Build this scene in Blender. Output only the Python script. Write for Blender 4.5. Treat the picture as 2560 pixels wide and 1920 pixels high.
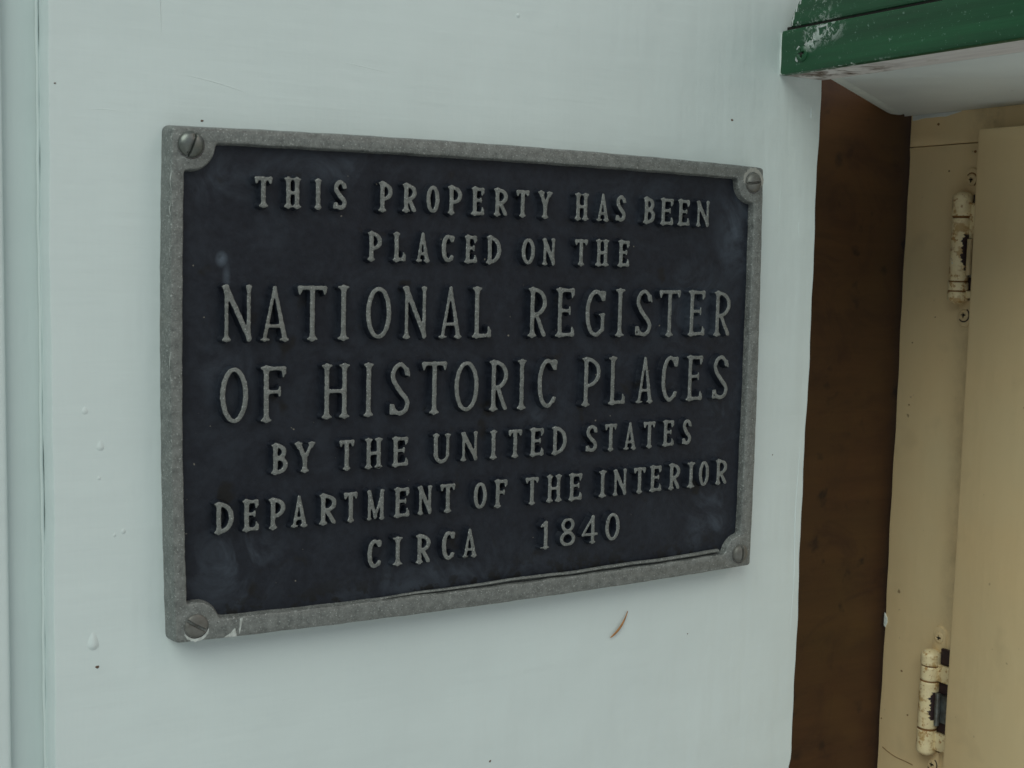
import bpy, bmesh, math, random
import numpy as np
from mathutils import Vector, Matrix
from mathutils.geometry import tessellate_polygon

for o in list(bpy.data.objects): bpy.data.objects.remove(o)
S = bpy.context.scene
COL = S.collection

# ---------------------------------------------------------------- camera
cam_d = bpy.data.cameras.new('camera'); cam = bpy.data.objects.new('camera', cam_d); COL.objects.link(cam)
cx, cy, cz = (0.855443,-0.517363,0.023496), (0.030754,0.096035,0.994903), (-0.516983,-0.85036,0.098064)
cam.matrix_world = Matrix(((cx[0],cy[0],cz[0],-0.25979),(cx[1],cy[1],cz[1],-0.433492),(cx[2],cy[2],cz[2],0.048014),(0,0,0,1)))
cam_d.sensor_width = 36; cam_d.lens = 45.726; cam_d.clip_start = 0.01; cam_d.clip_end = 200
cam_d.dof.use_dof = True; cam_d.dof.focus_distance = 0.545; cam_d.dof.aperture_fstop = 40
S.camera = cam

# ---------------------------------------------------------------- sky and sun (soft, overcast)
SUN_EL, SUN_AZ = math.radians(43), math.radians(-46)      # azimuth seen from -Y, towards -X
w = bpy.data.worlds.new("World"); S.world = w; w.use_nodes = True
nt = w.node_tree; bg = nt.nodes['Background']
sky = nt.nodes.new('ShaderNodeTexSky'); sky.sky_type = 'NISHITA'; sky.sun_disc = False
sky.sun_elevation = SUN_EL; sky.sun_rotation = math.pi + SUN_AZ
sky.air_density = 1.0; sky.dust_density = 3.0; sky.ozone_density = 1.2
nt.links.new(sky.outputs[0], bg.inputs[0]); bg.inputs[1].default_value = 0.075
sd = bpy.data.lights.new('sun', 'SUN'); sd.energy = 2.3; sd.angle = math.radians(45); sd.color = (0.93, 1.0, 0.90)
sun = bpy.data.objects.new('sun', sd); COL.objects.link(sun)
d = Vector((math.sin(SUN_AZ)*math.cos(SUN_EL), -math.cos(SUN_AZ)*math.cos(SUN_EL), math.sin(SUN_EL)))
sun.rotation_euler = d.to_track_quat('Z', 'Y').to_euler(); sun.location = (-0.5, -1.5, 2)
S.view_settings.view_transform = 'Standard'; S.view_settings.look = 'None'
S.view_settings.exposure = -0.60; S.view_settings.gamma = 1.0
S.render.engine = 'CYCLES'

R = random.Random(7)
MM = 0.001

# ---------------------------------------------------------------- node helpers
class NT:
    def __init__(s, name):
        s.m = bpy.data.materials.new(name); s.m.use_nodes = True; s.t = s.m.node_tree
        s.b = s.t.nodes['Principled BSDF']; s.co = s.n('TexCoord').outputs['Object']
    def n(s, ty): return s.t.nodes.new('ShaderNode'+ty)
    def set(s, sock, v):
        if isinstance(v, bpy.types.NodeSocket): s.t.links.new(v, sock)
        else:
            if isinstance(v, tuple) and len(v) == 3 and sock.type == 'RGBA': v = v+(1,)
            sock.default_value = v
    def mapc(s, scale=(1,1,1), loc=(0,0,0), rot=(0,0,0)):
        n = s.n('Mapping'); s.set(n.inputs['Vector'], s.co); n.inputs['Scale'].default_value = scale
        n.inputs['Location'].default_value = loc; n.inputs['Rotation'].default_value = rot; return n.outputs[0]
    def noise(s, sc, det=3, rough=.55, vec=None, dist=0):
        n = s.n('TexNoise'); s.set(n.inputs['Vector'], vec or s.co); n.inputs['Scale'].default_value = sc
        n.inputs['Detail'].default_value = det; n.inputs['Roughness'].default_value = rough; n.inputs['Distortion'].default_value = dist
        return n.outputs['Fac']
    def ramp(s, f, a, b, lo=0., hi=1.):
        n = s.n('MapRange'); s.set(n.inputs[0], f); n.inputs[1].default_value = a; n.inputs[2].default_value = b
        n.inputs[3].default_value = lo; n.inputs[4].default_value = hi; n.clamp = True; return n.outputs[0]
    def math(s, op, a, b=0.):
        n = s.n('Math'); n.operation = op; s.set(n.inputs[0], a); s.set(n.inputs[1], b); return n.outputs[0]
    def mix(s, f, a, b):
        n = s.n('Mix'); n.data_type = 'RGBA'; s.set(n.inputs[0], f); s.set(n.inputs[6], a); s.set(n.inputs[7], b); return n.outputs[2]
    def dist(s, p, scale=(1,1,1)):
        v = s.n('VectorMath'); v.operation = 'SUBTRACT'; s.set(v.inputs[0], s.co); v.inputs[1].default_value = tuple(c*MM for c in p)
        v3 = s.n('VectorMath'); v3.operation = 'MULTIPLY'; s.set(v3.inputs[0], v.outputs[0]); v3.inputs[1].default_value = scale
        v2 = s.n('VectorMath'); v2.operation = 'LENGTH'; s.set(v2.inputs[0], v3.outputs[0]); return v2.outputs['Value']
    def sep(s):
        n = s.n('SeparateXYZ'); s.set(n.inputs[0], s.co); return n.outputs
    def bump(s, h, dist, strength=1., prev=None):
        n = s.n('Bump'); s.set(n.inputs['Height'], h); n.inputs['Distance'].default_value = dist*MM; n.inputs['Strength'].default_value = strength
        if prev: s.set(n.inputs['Normal'], prev)
        s.set(s.b.inputs['Normal'], n.outputs[0]); return n.outputs[0]
    def col(s, c): s.set(s.b.inputs['Base Color'], c)
    def r(s, v): s.set(s.b.inputs['Roughness'], v)

def white_paint(name, c, axis='x', rough=.38):
    m = NT(name)
    blot = m.noise(9, 3)
    col = m.mix(m.ramp(blot, .35, .7), c, tuple(x*.94 for x in c))
    pale = m.noise(1, 3, .6, m.mapc((12, 1, 60) if axis == 'x' else (60, 1, 12)))
    col = m.mix(m.ramp(pale, .4, .75, 0, .22), col, tuple(min(1, x*1.06) for x in c))
    m.col(col)
    st = (18, 1, 240) if axis == 'x' else (260, 1, 14)
    h1 = m.noise(1, 4, .6, m.mapc(st)); st2 = (420, 1, 30) if axis == 'x' else (30, 1, 420)
    h2 = m.noise(1, 3, .6, m.mapc(st2)); h3 = m.noise(38, 3, .5); h4 = m.noise(9, 2)
    b = m.bump(h4, 2.2, .55); b = m.bump(h3, 1.3, .6, b); b = m.bump(m.noise(1, 3, .55, m.mapc((70, 1, 7))), .9, .6, b); b = m.bump(h1, .24, .7, b); m.bump(h2, .06, .6, b)
    m.r(m.ramp(blot, .3, .7, rough, rough+.12))
    return m.m
M = {}
M['white'] = white_paint('white_gloss_paint', (.685,.77,.765))
M['white_side'] = white_paint('white_gloss_paint_vertical_brushing', (.655,.74,.73), 'z')

def m_metal(name, dark=False):
    m = NT(name)
    a = m.noise(1300, 3, .75); b = m.noise(300, 4, .7); c = m.noise(28, 2)
    col = m.mix(m.ramp(b, .3, .7), (.125,.134,.128), (.262,.276,.264))
    col = m.mix(m.ramp(a, .585, .68), col, (.52,.55,.53))
    col = m.mix(m.ramp(a, .40, .32), col, (.06,.064,.06))
    col = m.mix(m.math('MULTIPLY', m.ramp(c, .64, .80), .3), col, (.15,.125,.09))
    m.col(col); m.b.inputs['Metallic'].default_value = .35; m.r(m.ramp(b, .3, .7, .38, .68))
    bb = m.bump(a, .22, .9); m.bump(b, .35, .7, bb)
    return m.m
M['metal'] = m_metal('bare_cast_metal')

def m_black():
    m = NT('black_baked_paint')
    a = m.noise(42, 5, .65, dist=1.6); f = m.noise(330, 2, .6)
    base = m.mix(m.ramp(f, .3, .7), (.0055,.0074,.0135), (.0115,.0150,.0240))
    haze = m.ramp(a, .45, .78)
    # blue-white bloom: stains at fixed places on the plate
    tot = None
    for p, r_, k, sc in [((-112,0,74),22,.30,(1,0,1.6)), ((-108,0,-63),20,.42,(1,0,1)), ((118,0,60),22,.45,(1.6,0,1)),
                     ((118,0,-20),18,.30,(1,0,1)), ((112,0,-66),20,.45,(1,0,1)), ((95,0,25),26,.25,(1,0,1)), ((-112,0,6),18,.30,(1.5,0,1)), ((18,0,-17),10,.30,(1,0,1.3)),
                     ((-20,0,-76),60,.22,(1,0,5)), ((60,0,70),30,.12,(1,0,1)), ((-70,0,78),30,.25,(1,0,3))]:
        dd = m.ramp(m.dist(p, sc), 0, r_*MM, k, 0.)
        tot = dd if tot is None else m.math('MAXIMUM', tot, dd)
    mask = m.math('MULTIPLY', tot, m.ramp(a, .42, .68, .04, 1.))
    spot = m.ramp(m.dist((-112.5,0,44.5), (1,0,.8)), .5*MM, 2.6*MM, .75, 0.)
    s2 = m.ramp(m.dist((-110.8,0,38.5), (1.5,0,.42)), .6*MM, 2.6*MM, .38, 0.); spot = m.math('MAXIMUM', spot, s2)
    mask = m.math('MAXIMUM', mask, m.math('MULTIPLY', spot, m.ramp(a, .2, .6, .5, 1.)))
    mask = m.math('ADD', mask, m.math('MULTIPLY', haze, .12))
    col = m.mix(mask, base, (.115,.145,.185))
    # blisters along the lower edge
    z = m.sep()[2]
    band = m.ramp(z, -81*MM, -70*MM, 1., 0.)
    bl = m.noise(190, 3, .6); col = m.mix(m.math('MULTIPLY', band, m.ramp(bl, .52, .6)), col, (.006,.0065,.007))
    rare = m.noise(85, 2); col = m.mix(m.ramp(rare, .66, .74), col, (.007,.007,.008))
    sp = m.noise(420, 1); col = m.mix(m.ramp(sp, .80, .82), col, (.18,.165,.14))
    m.col(col); m.r(m.ramp(a, .3, .7, .46, .62)); m.b.inputs['Specular IOR Level'].default_value = .35
    b = m.bump(f, .14, .7); b = m.bump(m.noise(60, 3), .35, .5, b); m.bump(m.ramp(bl, .5, .6), .1, .5, b)
    return m.m
M['black'] = m_black()

def m_green():
    m = NT('green_gloss_paint_worn')
    g1 = m.noise(1, 4, .6, m.mapc((200, 9, 200))); 
    base = m.mix(m.ramp(g1, .3, .7), (.0030,.050,.016), (.009,.092,.032))
    sp = m.noise(430, 3, .75); base = m.mix(m.ramp(sp, .62, .72, 0, .5), base, (.25,.36,.30))
    x, y, z = m.sep()
    # worn scuffs near the end of the board, flaked rim
    sc = m.noise(320, 5, .75, dist=.8)
    near = m.ramp(m.dist((144,-6,158), (0,1,.9)), 6*MM, 17*MM, 1., 0.)
    a = m.math('MULTIPLY', near, m.ramp(sc, .56, .62))
    near2 = m.ramp(m.dist((144,-17,147), (0,.55,1.1)), 2*MM, 8*MM, 1., 0.)
    a = m.math('MAXIMUM', a, m.math('MULTIPLY', near2, m.ramp(sc, .50, .56)))
    near3 = m.ramp(m.dist((144,-10,143), (0,1,1)), 2*MM, 5*MM, 1., 0.)
    a = m.math('MAXIMUM', a, m.math('MULTIPLY', near3, m.ramp(sc, .46, .52)))
    edge = m.math('MULTIPLY', m.ramp(z, 131.0*MM, 131.7*MM, 1., 0.), m.ramp(m.noise(330,3), .56, .60))
    edge = m.math('MULTIPLY', edge, m.ramp(y, -60*MM, -20*MM, 0, 1))
    a = m.math('MAXIMUM', a, edge)
    col = m.mix(m.math('MULTIPLY', a, .85), base, (.60,.66,.62))
    dirt = m.noise(55, 3); col = m.mix(m.ramp(dirt, .62, .8, 0, .45), col, (.05,.06,.035))
    m.col(col); m.r(m.ramp(g1, .3, .7, .38, .52))
    b = m.bump(g1, .5, .6); b = m.bump(m.noise(60, 4), .5, .5, b); m.bump(a, .12, .8, b)
    return m.m
M['green'] = m_green()

def m_lip():
    m = NT('dirty_white_paint')
    a = m.noise(1, 4, .6, m.mapc((260, 30, 60))); g = m.noise(95, 4, .65, dist=.5)
    x, y, z = m.sep()
    col = m.mix(m.ramp(a, .3, .7), (.60,.565,.56), (.76,.73,.71))
    near = m.ramp(m.dist((158,-10,130), (.9,.42,0)), 6*MM, 17*MM, 1., 0.)
    col = m.mix(m.math('MULTIPLY', near, m.ramp(g, .44, .56)), col, (.10,.06,.035))
    col = m.mix(m.math('MULTIPLY', m.ramp(g, .6, .7), .35), col, (.3,.24,.2))
    m.col(col); m.r(.55); b = m.bump(a, .4, .7); m.bump(g, .5, .5, b); return m.m
M['lip'] = m_lip()

def m_soffit():
    m = NT('grey_white_paint')
    a = m.noise(1, 4, .6, m.mapc((30, 200, 60))); b = m.noise(22, 3)
    col = m.mix(m.ramp(b, .3, .75), (.74,.79,.77), (.66,.70,.69))
    sp = m.noise(140, 2); col = m.mix(m.ramp(sp, .74, .80, 0, .8), col, (.12,.10,.09))
    m.col(col); m.r(.5); bb = m.bump(a, .25, .6); m.bump(b, .8, .4, bb); return m.m
M['soffit'] = m_soffit()

def m_cream(name, c=(.745,.595,.35)):
    m = NT(name)
    a = m.noise(1, 4, .6, m.mapc((300, 300, 14))); b = m.noise(14, 3)
    col = m.mix(m.ramp(b, .3, .7), c, (c[0]*1.05, c[1]*.98, c[2]*.92))
    sp = m.noise(150, 2); col = m.mix(m.ramp(sp, .735, .79, 0, .75), col, (.17,.085,.03))
    g = m.noise(36, 3); col = m.mix(m.ramp(g, .6, .85, 0, .3), col, (.36,.28,.16))
    m.col(col); m.r(m.ramp(b, .3, .7, .42, .55)); st = m.noise(1, 4, .65, m.mapc((60, 60, 6)))
    x, y, z = m.sep(); gy = m.math('MULTIPLY', m.math('MULTIPLY', m.ramp(y, 17*MM, 22*MM, 0, 1), m.ramp(y, 24*MM, 44*MM, 1., 0.)), m.ramp(m.noise(75, 4, .7), .40, .68, .10, .75))  # brown band by the door edge: soft shade around the hinges painted in
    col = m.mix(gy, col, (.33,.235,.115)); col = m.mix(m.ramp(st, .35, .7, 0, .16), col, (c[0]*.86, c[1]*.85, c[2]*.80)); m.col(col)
    bb = m.bump(a, .12, .5); bb = m.bump(st, .3, .5, bb); m.bump(m.noise(40, 3), .9, .6, bb); return m.m
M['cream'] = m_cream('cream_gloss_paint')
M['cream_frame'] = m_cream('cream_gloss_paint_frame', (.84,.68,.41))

def m_hinge():
    m = NT('chipped_cream_paint_on_steel')
    a = m.noise(170, 4, .75); b = m.noise(330, 3, .7)
    col = m.mix(m.ramp(a, .35, .65), (.95,.81,.51), (.84,.69,.41))
    col = m.mix(m.ramp(b, .555, .64, 0, .85), col, (.42,.20,.04))
    w_ = m.noise(110, 3, .7); col = m.mix(m.ramp(w_, .53, .62, 0, .75), col, (.46,.26,.07))
    col = m.mix(m.ramp(w_, .33, .30, 0, .9), col, (.70,.78,.76))
    m.col(col); m.r(.42); m.bump(a, .3, .6); return m.m
M['hinge'] = m_hinge()
def m_simple(name, c, c2, sc, rough, metal=0., bump=.1):
    m = NT(name); a = m.noise(sc, 4, .65); m.col(m.mix(m.ramp(a, .35, .65), c, c2)); m.r(rough)
    m.b.inputs['Metallic'].default_value = metal; m.bump(a, bump, .7); return m.m
M['rust'] = m_simple('rusty_dark_steel', (.030,.020,.027), (.055,.028,.026), 300, .6, .2)
M['rustline'] = m_simple('rust_in_joint', (.28,.13,.035), (.16,.075,.02), 400, .8)
M['steel'] = m_simple('bare_steel', (.30,.33,.33), (.16,.15,.13), 200, .4, .7)
M['screw'] = m_simple('dull_steel_screw', (.20,.215,.20), (.12,.13,.115), 260, .36, .75, .12)
M['screw_brown'] = m_simple('weathered_screw', (.20,.20,.185), (.14,.135,.12), 260, .5, .45, .2)
M['groove'] = m_simple('painted_gap_shade', (.012,.011,.010), (.02,.017,.013), 200, .9)  # near-black colour stands in for shade in joints, gaps and screw recesses
M['caulk'] = m_simple('white_paint_daub', (.80,.86,.82), (.70,.77,.74), 200, .4, 0, .15)
M['smear'] = m_simple('old_white_paint_on_metal', (.62,.67,.65), (.34,.36,.34), 420, .5, 0, .1)
M['beige'] = m_simple('thin_pale_paint_smear', (.40,.39,.35), (.24,.245,.225), 330, .55, 0, .1)
M['needle'] = m_simple('dry_plant_fibre', (.46,.22,.07), (.30,.13,.04), 500, .5)
M['speck'] = m_simple('brown_dirt', (.10,.055,.035), (.16,.10,.07), 900, .8)
M['ground'] = m_simple('pale_bounce_ground', (.66,.67,.64), (.74,.745,.72), 6, .9, 0, 1)
def m_wood():
    m = NT('dark_brown_stained_wood')
    a = m.noise(1, 5, .65, m.mapc((9, 9, 90)), dist=.4); b = m.noise(11, 3)
    col = m.mix(m.ramp(a, .3, .7), (.056,.020,.0062), (.095,.038,.0115))
    col = m.mix(m.ramp(b, .35, .7, 0, .6), col, (.095,.054,.014))
    k = m.noise(60, 3); col = m.mix(m.ramp(k, .62, .72, 0, .8), col, (.016,.008,.004))
    q = m.noise(24, 4, .7, dist=1.2); col = m.mix(m.ramp(q, .5, .7, 0, .6), col, (.035,.012,.006)); q2 = m.noise(17, 3, .6); col = m.mix(m.ramp(q2, .55, .72, 0, .5), col, (.13,.065,.016))
    m.col(col); m.r(.62); m.bump(a, .5, .5); return m.m
M['wood'] = m_wood()

# ---------------------------------------------------------------- object helpers
def link(name, me, mats, parent=None):
    o = bpy.data.objects.new(name, me); COL.objects.link(o)
    for m in (mats if isinstance(mats, (list, tuple)) else [mats]): me.materials.append(m)
    if parent: o.parent = parent
    return o
def mk(name, verts, faces, mats, parent=None, idx=None, smooth=True, ang=35):
    me = bpy.data.meshes.new(name); me.from_pydata([tuple(c*MM for c in v) for v in verts], [], faces)
    if idx is not None: me.polygons.foreach_set('material_index', idx)
    me.validate(); 
    bm = bmesh.new(); bm.from_mesh(me); bmesh.ops.recalc_face_normals(bm, faces=bm.faces); bm.to_mesh(me); bm.free()
    if smooth:
        me.shade_smooth(); me.set_sharp_from_angle(angle=math.radians(ang))
    return link(name, me, mats, parent)
def tag(o, label, cat, group=None):
    o['label'] = label; o['category'] = cat
    if group: o['group'] = group
    return o
def empty(name, loc): 
    o = bpy.data.objects.new(name, None); COL.objects.link(o); o.empty_display_size = .02; return o
def box(name, lo, hi, mat, parent=None, bev=.8, seg=2):
    bm = bmesh.new(); bmesh.ops.create_cube(bm, size=1)
    for v in bm.verts: v.co = Vector([((lo[i]+hi[i])/2 + v.co[i]*(hi[i]-lo[i]))*MM for i in range(3)])
    if bev: bmesh.ops.bevel(bm, geom=bm.edges[:], offset=bev*MM, segments=seg, affect='EDGES', profile=.6)
    me = bpy.data.meshes.new(name); bm.to_mesh(me); bm.free(); me.shade_smooth(); me.set_sharp_from_angle(angle=math.radians(40))
    return link(name, me, mat, parent)
def loop_normals(P, ccw=True):
    P = np.asarray(P, float); t = np.roll(P,-1,0)-np.roll(P,1,0); t /= np.linalg.norm(t,axis=1)[:,None]+1e-9
    return np.stack([t[:,1], -t[:,0]],1)            # outward for a ccw loop
def area(P): x,y = np.asarray(P).T; return .5*np.sum(x*np.roll(y,-1)-y*np.roll(x,-1))
def relief(name, loops, rings, mats, parent, top_mat=0, side_mat=1, to3=lambda u,v,h:(u,h,v), fill=True, close_back=False, ang=38):
    """loops: outer ccw, holes cw.  rings: (outward offset, depth, material of the band leading to it); first ring carries the filled face."""
    verts, faces, idx = [], [], []
    base = []
    Ls = [np.asarray(L,float) for L in loops]; Ns = [loop_normals(L) for L in Ls]
    for off, dep, _ in rings:
        st = []
        for L, N in zip(Ls, Ns):
            st.append(len(verts))
            for p in L+N*off: verts.append(to3(p[0], p[1], dep))
        base.append(st)
    if fill:
        pl = [[Vector((q[0], q[1], 0)) for q in L+N*rings[0][0]] for L, N in zip(Ls, Ns)]
        for tri in tessellate_polygon(pl): faces.append(tuple(tri)); idx.append(top_mat)
    if close_back:
        pl = [[Vector((q[0], q[1], 0)) for q in L+N*rings[-1][0]] for L, N in zip(Ls, Ns)]
        o_ = base[-1][0]
        for tri in tessellate_polygon(pl): faces.append(tuple(i+o_ for i in tri)); idx.append(side_mat)
    for r in range(len(rings)-1):
        for k, L in enumerate(Ls):
            n = len(L); a, b = base[r][k], base[r+1][k]
            for i in range(n):
                j = (i+1)%n; faces.append((a+i, a+j, b+j, b+i)); idx.append(rings[r+1][2])
    return mk(name, verts, faces, mats, parent, idx, ang=ang)

def contours(F, x0, y0, h):
    """zero contour loops of F[iy,ix] (F<0 inside); outer loops ccw, holes cw"""
    ny, nx = F.shape; ins = F < 0; nxt = {}; pts = {}
    def ept(k):
        if k in pts: return
        ix, iy, d_ = k; a = F[iy,ix]; b = F[iy,ix+1] if d_ == 0 else F[iy+1,ix]; t = a/(a-b)
        t = min(max(t, .02), .98)
        pts[k] = (x0+h*(ix+(t if d_==0 else 0)), y0+h*(iy+(t if d_==1 else 0)))
    c = ins[:-1,:-1].astype(int)+ins[:-1,1:]*2+ins[1:,1:]*4+ins[1:,:-1]*8
    T = {1:[('l','b')],2:[('b','r')],3:[('l','r')],4:[('r','t')],5:[('l','b'),('r','t')],6:[('b','t')],7:[('l','t')],8:[('t','l')],9:[('t','b')],10:[('b','r'),('t','l')],11:[('t','r')],12:[('r','l')],13:[('r','b')],14:[('b','l')]}
    for iy, ix in zip(*np.nonzero((c>0)&(c<15))):
        e = {'b':(ix,iy,0),'t':(ix,iy+1,0),'l':(ix,iy,1),'r':(ix+1,iy,1)}
        for a, b in T[int(c[iy,ix])]:
            ka, kb = e[a], e[b]; ept(ka); ept(kb); nxt.setdefault(kb, []).append(ka)
    loops = []
    while nxt:
        k0 = next(iter(nxt)); L = []; k = k0
        while k in nxt:
            l = nxt[k]; k2 = l.pop()
            if not l: del nxt[k]
            L.append(pts[k]); k = k2
            if k == k0: break
        if len(L) > 6:
            P = np.array(L)
            for _ in range(2): P = P*.5+(np.roll(P,1,0)+np.roll(P,-1,0))*.25
            loops.append(P)
    big = max(loops, key=lambda q: abs(area(q)))
    out = [big if area(big) > 0 else big[::-1]]
    for L in loops:
        if L is big: continue
        out.append(L if area(L) < 0 else L[::-1])
    return out

# ---------------------------------------------------------------- raised letters
def catmull(P, n=7):
    P = [np.array(p,float) for p in P]; Q = [2*P[0]-P[1]]+P+[2*P[-1]-P[-2]]; out = []
    for i in range(1, len(Q)-2):
        for k in range(n):
            t = k/n; a,b,c,d_ = Q[i-1:i+3]
            out.append(.5*((2*b)+(-a+c)*t+(2*a-5*b+4*c-d_)*t*t+(-a+3*b-3*c+d_)*t**3))
    out.append(P[-1]); return out
def chain(P, r): 
    rr = r if callable(r) else (lambda t: r)
    n = len(P)-1
    return [(P[i][0],P[i][1],P[i+1][0],P[i+1][1],rr(i/n),rr((i+1)/n)) for i in range(n)]
def arc(cx_, cy_, rx, ry, a0, a1, n=20): 
    return [(cx_+rx*math.cos(math.radians(a0+(a1-a0)*i/n)), cy_+ry*math.sin(math.radians(a0+(a1-a0)*i/n))) for i in range(n+1)]
def glyph(ch, W, H):
    big = H > 15
    a, b, sr = (.93, .68, .36) if big else (.86, .60, .33)        # thick, thin, serif radii
    s = min(2.1 if big else 1.6, W*.28); G = []
    def seg(x0,y0,x1,y1,r0=a,r1=None): G.append([(x0,y0,x1,y1,r0,r0 if r1 is None else r1)])
    def serif(x, y, hw=None, up=1):
        hw = hw or s; yy = sr if y == 0 else H-sr; dv = 1 if y == 0 else -1
        seg(x-hw+sr, yy, x+hw-sr, yy, sr)
        q = hw*.75
        seg(x-hw*.62, yy+dv*.12, x, yy+dv*q*1.15, sr*.7, sr*1.4); seg(x+hw*.62, yy+dv*.12, x, yy+dv*q*1.15, sr*.7, sr*1.4)
        seg(x-hw*.35, yy+dv*.3, x+hw*.35, yy+dv*.3, sr)
    def stem(x, r=a, top=True, bot=True, hw=None):
        seg(x, r if not bot else sr, x, H-(r if not top else sr), r)
        if top: serif(x, H, hw)
        if bot: serif(x, 0, hw)
    dr = .15*H if big else .20*H
    def barend(x, y, dirn, l=None):                      # drop or rise at the end of an arm
        l = l or dr; seg(x-b*.9, y, x, y+dirn*l*.55, b); seg(x, y, x-.05*W, y+dirn*l, b, sr)
    if ch == 'T':
        seg(sr, H-b, W-sr, H-b, b*1.05); seg(sr*1.1, H-b, sr*1.3, H-dr, b, sr); seg(W-sr*1.1, H-b, W-sr*1.3, H-dr, b, sr)
        seg(sr*1.4+.4, H-b-.2, sr*1.3, H-dr*.7, b*.8); seg(W-sr*1.4-.4, H-b-.2, W-sr*1.3, H-dr*.7, b*.8)
        stem(W/2, a, top=False)
    elif ch == 'I': stem(W/2, a*1.0, hw=W/2)
    elif ch == 'H':
        x = s if not big else s*1.0; stem(x, a*.95, hw=s); stem(W-x, a*.95, hw=s); seg(x, H*.5, W-x, H*.5, b)
    elif ch in 'PRB':
        x = s*1.05; stem(x, a); yb = .42*H if ch == 'P' else .45*H
        if ch == 'B':
            yb = .52*H; seg(x, b, x+.2*W, b, b); G.append(chain(arc(x+.12*W, (yb+b)/2, W-x-.12*W-a, (yb-b)/2, -90, 90), lambda t: b+(a-b)*math.sin(math.pi*t)))
            seg(x, yb, x+.15*W, yb, b)
            G.append(chain(arc(x+.08*W, (yb+H-b)/2, W-x-.16*W-a, (H-b-yb)/2, -90, 90), lambda t: b+(a-b)*math.sin(math.pi*t)))
        else:
            G.append(chain(arc(x+.08*W, (yb+H-b)/2, W-x-.08*W-a*.95, (H-b-yb)/2, -90, 90), lambda t: b*.9+(a-b*.9)*math.sin(math.pi*t)))
            seg(x, yb, x+.1*W, yb, b*.9)
        seg(x, H-b, x+.1*W, H-b, b)
        if ch == 'R': seg(x+.22*W, yb, W-a*1.25, a*.9, a*.85, a*1.0); seg(W-a*1.25, a*.7, W-a*.6, sr*1.0, sr, sr)
    elif ch == 'D':
        x = s*.95; stem(x, a); G.append(chain(arc(x+.06*W, H/2, W-x-.06*W-a, H/2-b, -90, 90, 26), lambda t: b+(a*1.05-b)*math.sin(math.pi*t)))
        seg(x, b, x+.08*W, b, b); seg(x, H-b, x+.08*W, H-b, b)
    elif ch in 'O0':
        k = 1 if ch == 'O' else 1.05
        G.append(chain(arc(W/2, H/2, W/2-a*k, H/2-b*1.1, 0, 360, 48), lambda t: b*1.05+(a*k-b*1.05)*abs(math.cos(2*math.pi*t))))
    elif ch in 'EF':
        x = s*.95; stem(x, a, bot=True); seg(x, H-b, W-b*1.3, H-b, b); barend(W-b*1.1, H-b, -1)
        ym = .54*H; seg(x, ym, W*.70, ym, b*.95); seg(W*.74, ym+.075*H, W*.74, ym-.075*H, sr)
        if ch == 'E': seg(x, b, W-b*1.1, b, b); barend(W-b*.95, b, 1)
    elif ch == 'L':
        x = s*1.05; stem(x, a); seg(x, b, W-b, b, b); barend(W-b*.95, b, 1, dr*1.1)
    elif ch == 'Y':
        seg(s*.95, H-sr, W/2, .44*H, a, a*.95); seg(W-s*.9, H-sr, W/2, .44*H, b, b*1.1); seg(W/2, .46*H, W/2, sr, a)
        serif(s*.95, H, s*.95); serif(W-s*.9, H, s*.85); serif(W/2, 0)
    elif ch == 'A':
        xl, xr = s*.75, W-s*.75; ap = W*.50
        seg(xl, sr, ap-.1, H-sr*1.2, b, b*.85); seg(xr, sr, ap, H-sr*1.0, a, a*.62); ys = .27*H
        seg(xl+(ap-xl)*.27, ys, xr-(xr-ap)*.27, ys, b*.85)
        seg(max(sr, xl-s*.6), sr, xl+s*.75, sr, sr); seg(xr-s*.75, sr, min(W-sr, xr+s*.6), sr, sr)
    elif ch == 'N':
        x = s*.8; seg(x, sr, x, H-sr, b); seg(x, H-a, W-b*1.25, a*1.1, a, a*.95); seg(W-b*1.5, sr, W-b*1.5, H-sr, b)
        seg(sr, H-sr, x+s*.2, H-sr, sr); seg(x-s*.5, H-sr-.3, x+.1, H-s*1.2, sr, b*.8); serif(x, 0, s*.78); serif(W-b*1.5, H, min(s*.8, b*1.5))
    elif ch == 'M':
        x = s*.62; seg(x, sr, x, H-sr, b); seg(W-x*1.15, sr, W-x*1.15, H-sr, a*.85); seg(x, H-b, W*.48, a, a*.75); seg(W-x, H-b, W*.48, a, b*.8)
        seg(sr, H-sr, x+.2, H-sr, sr); seg(W-x-.3, H-sr, W-sr, H-sr, sr); seg(sr, sr, x*1.6, sr, sr); seg(W-x*2, sr, W-sr, sr, sr)
    elif ch == 'U':
        x = s*.9; xr = W-s*.85
        seg(x, .3*H, x, H-sr, a); seg(xr, .3*H, xr, H-sr, b*1.05); serif(x, H, s*.9); serif(xr, H, s*.85)
        G.append(chain(arc((x+xr)/2, .32*H, (xr-x)/2, .32*H-b, 180, 360), lambda t: a+(b-a)*t))
    elif ch in 'CG':
        G.append(chain(arc(W*.53, H/2, W*.53-a, H/2-b*1.05, 40, 318 if ch == 'C' else 300, 36), lambda t: b+(a*1.05-b)*max(0,math.sin(math.pi*t))**1.2))
        yt = H/2+(H/2-b)*.72
        seg(W-sr*1.5, H-b*1.6, W-sr*1.2, yt-.05*H, b, sr); seg(W*.8, H-b*1.4, W-sr*1.5, H-b*2, b)
        if ch == 'C': seg(W*.85, .12*H, W-sr, .20*H, b*.9, sr*.85)
        else:
            xg = W-a*1.25; seg(xg, .45*H, xg, .15*H, a*.9); seg(xg, .15*H, W*.62, b*1.05, a*.8, b); seg(xg-s*.75, .47*H, W-sr, .47*H, sr)
            seg(xg-s*.4, .46*H, xg, .36*H, sr)
    elif ch == 'S':
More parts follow.
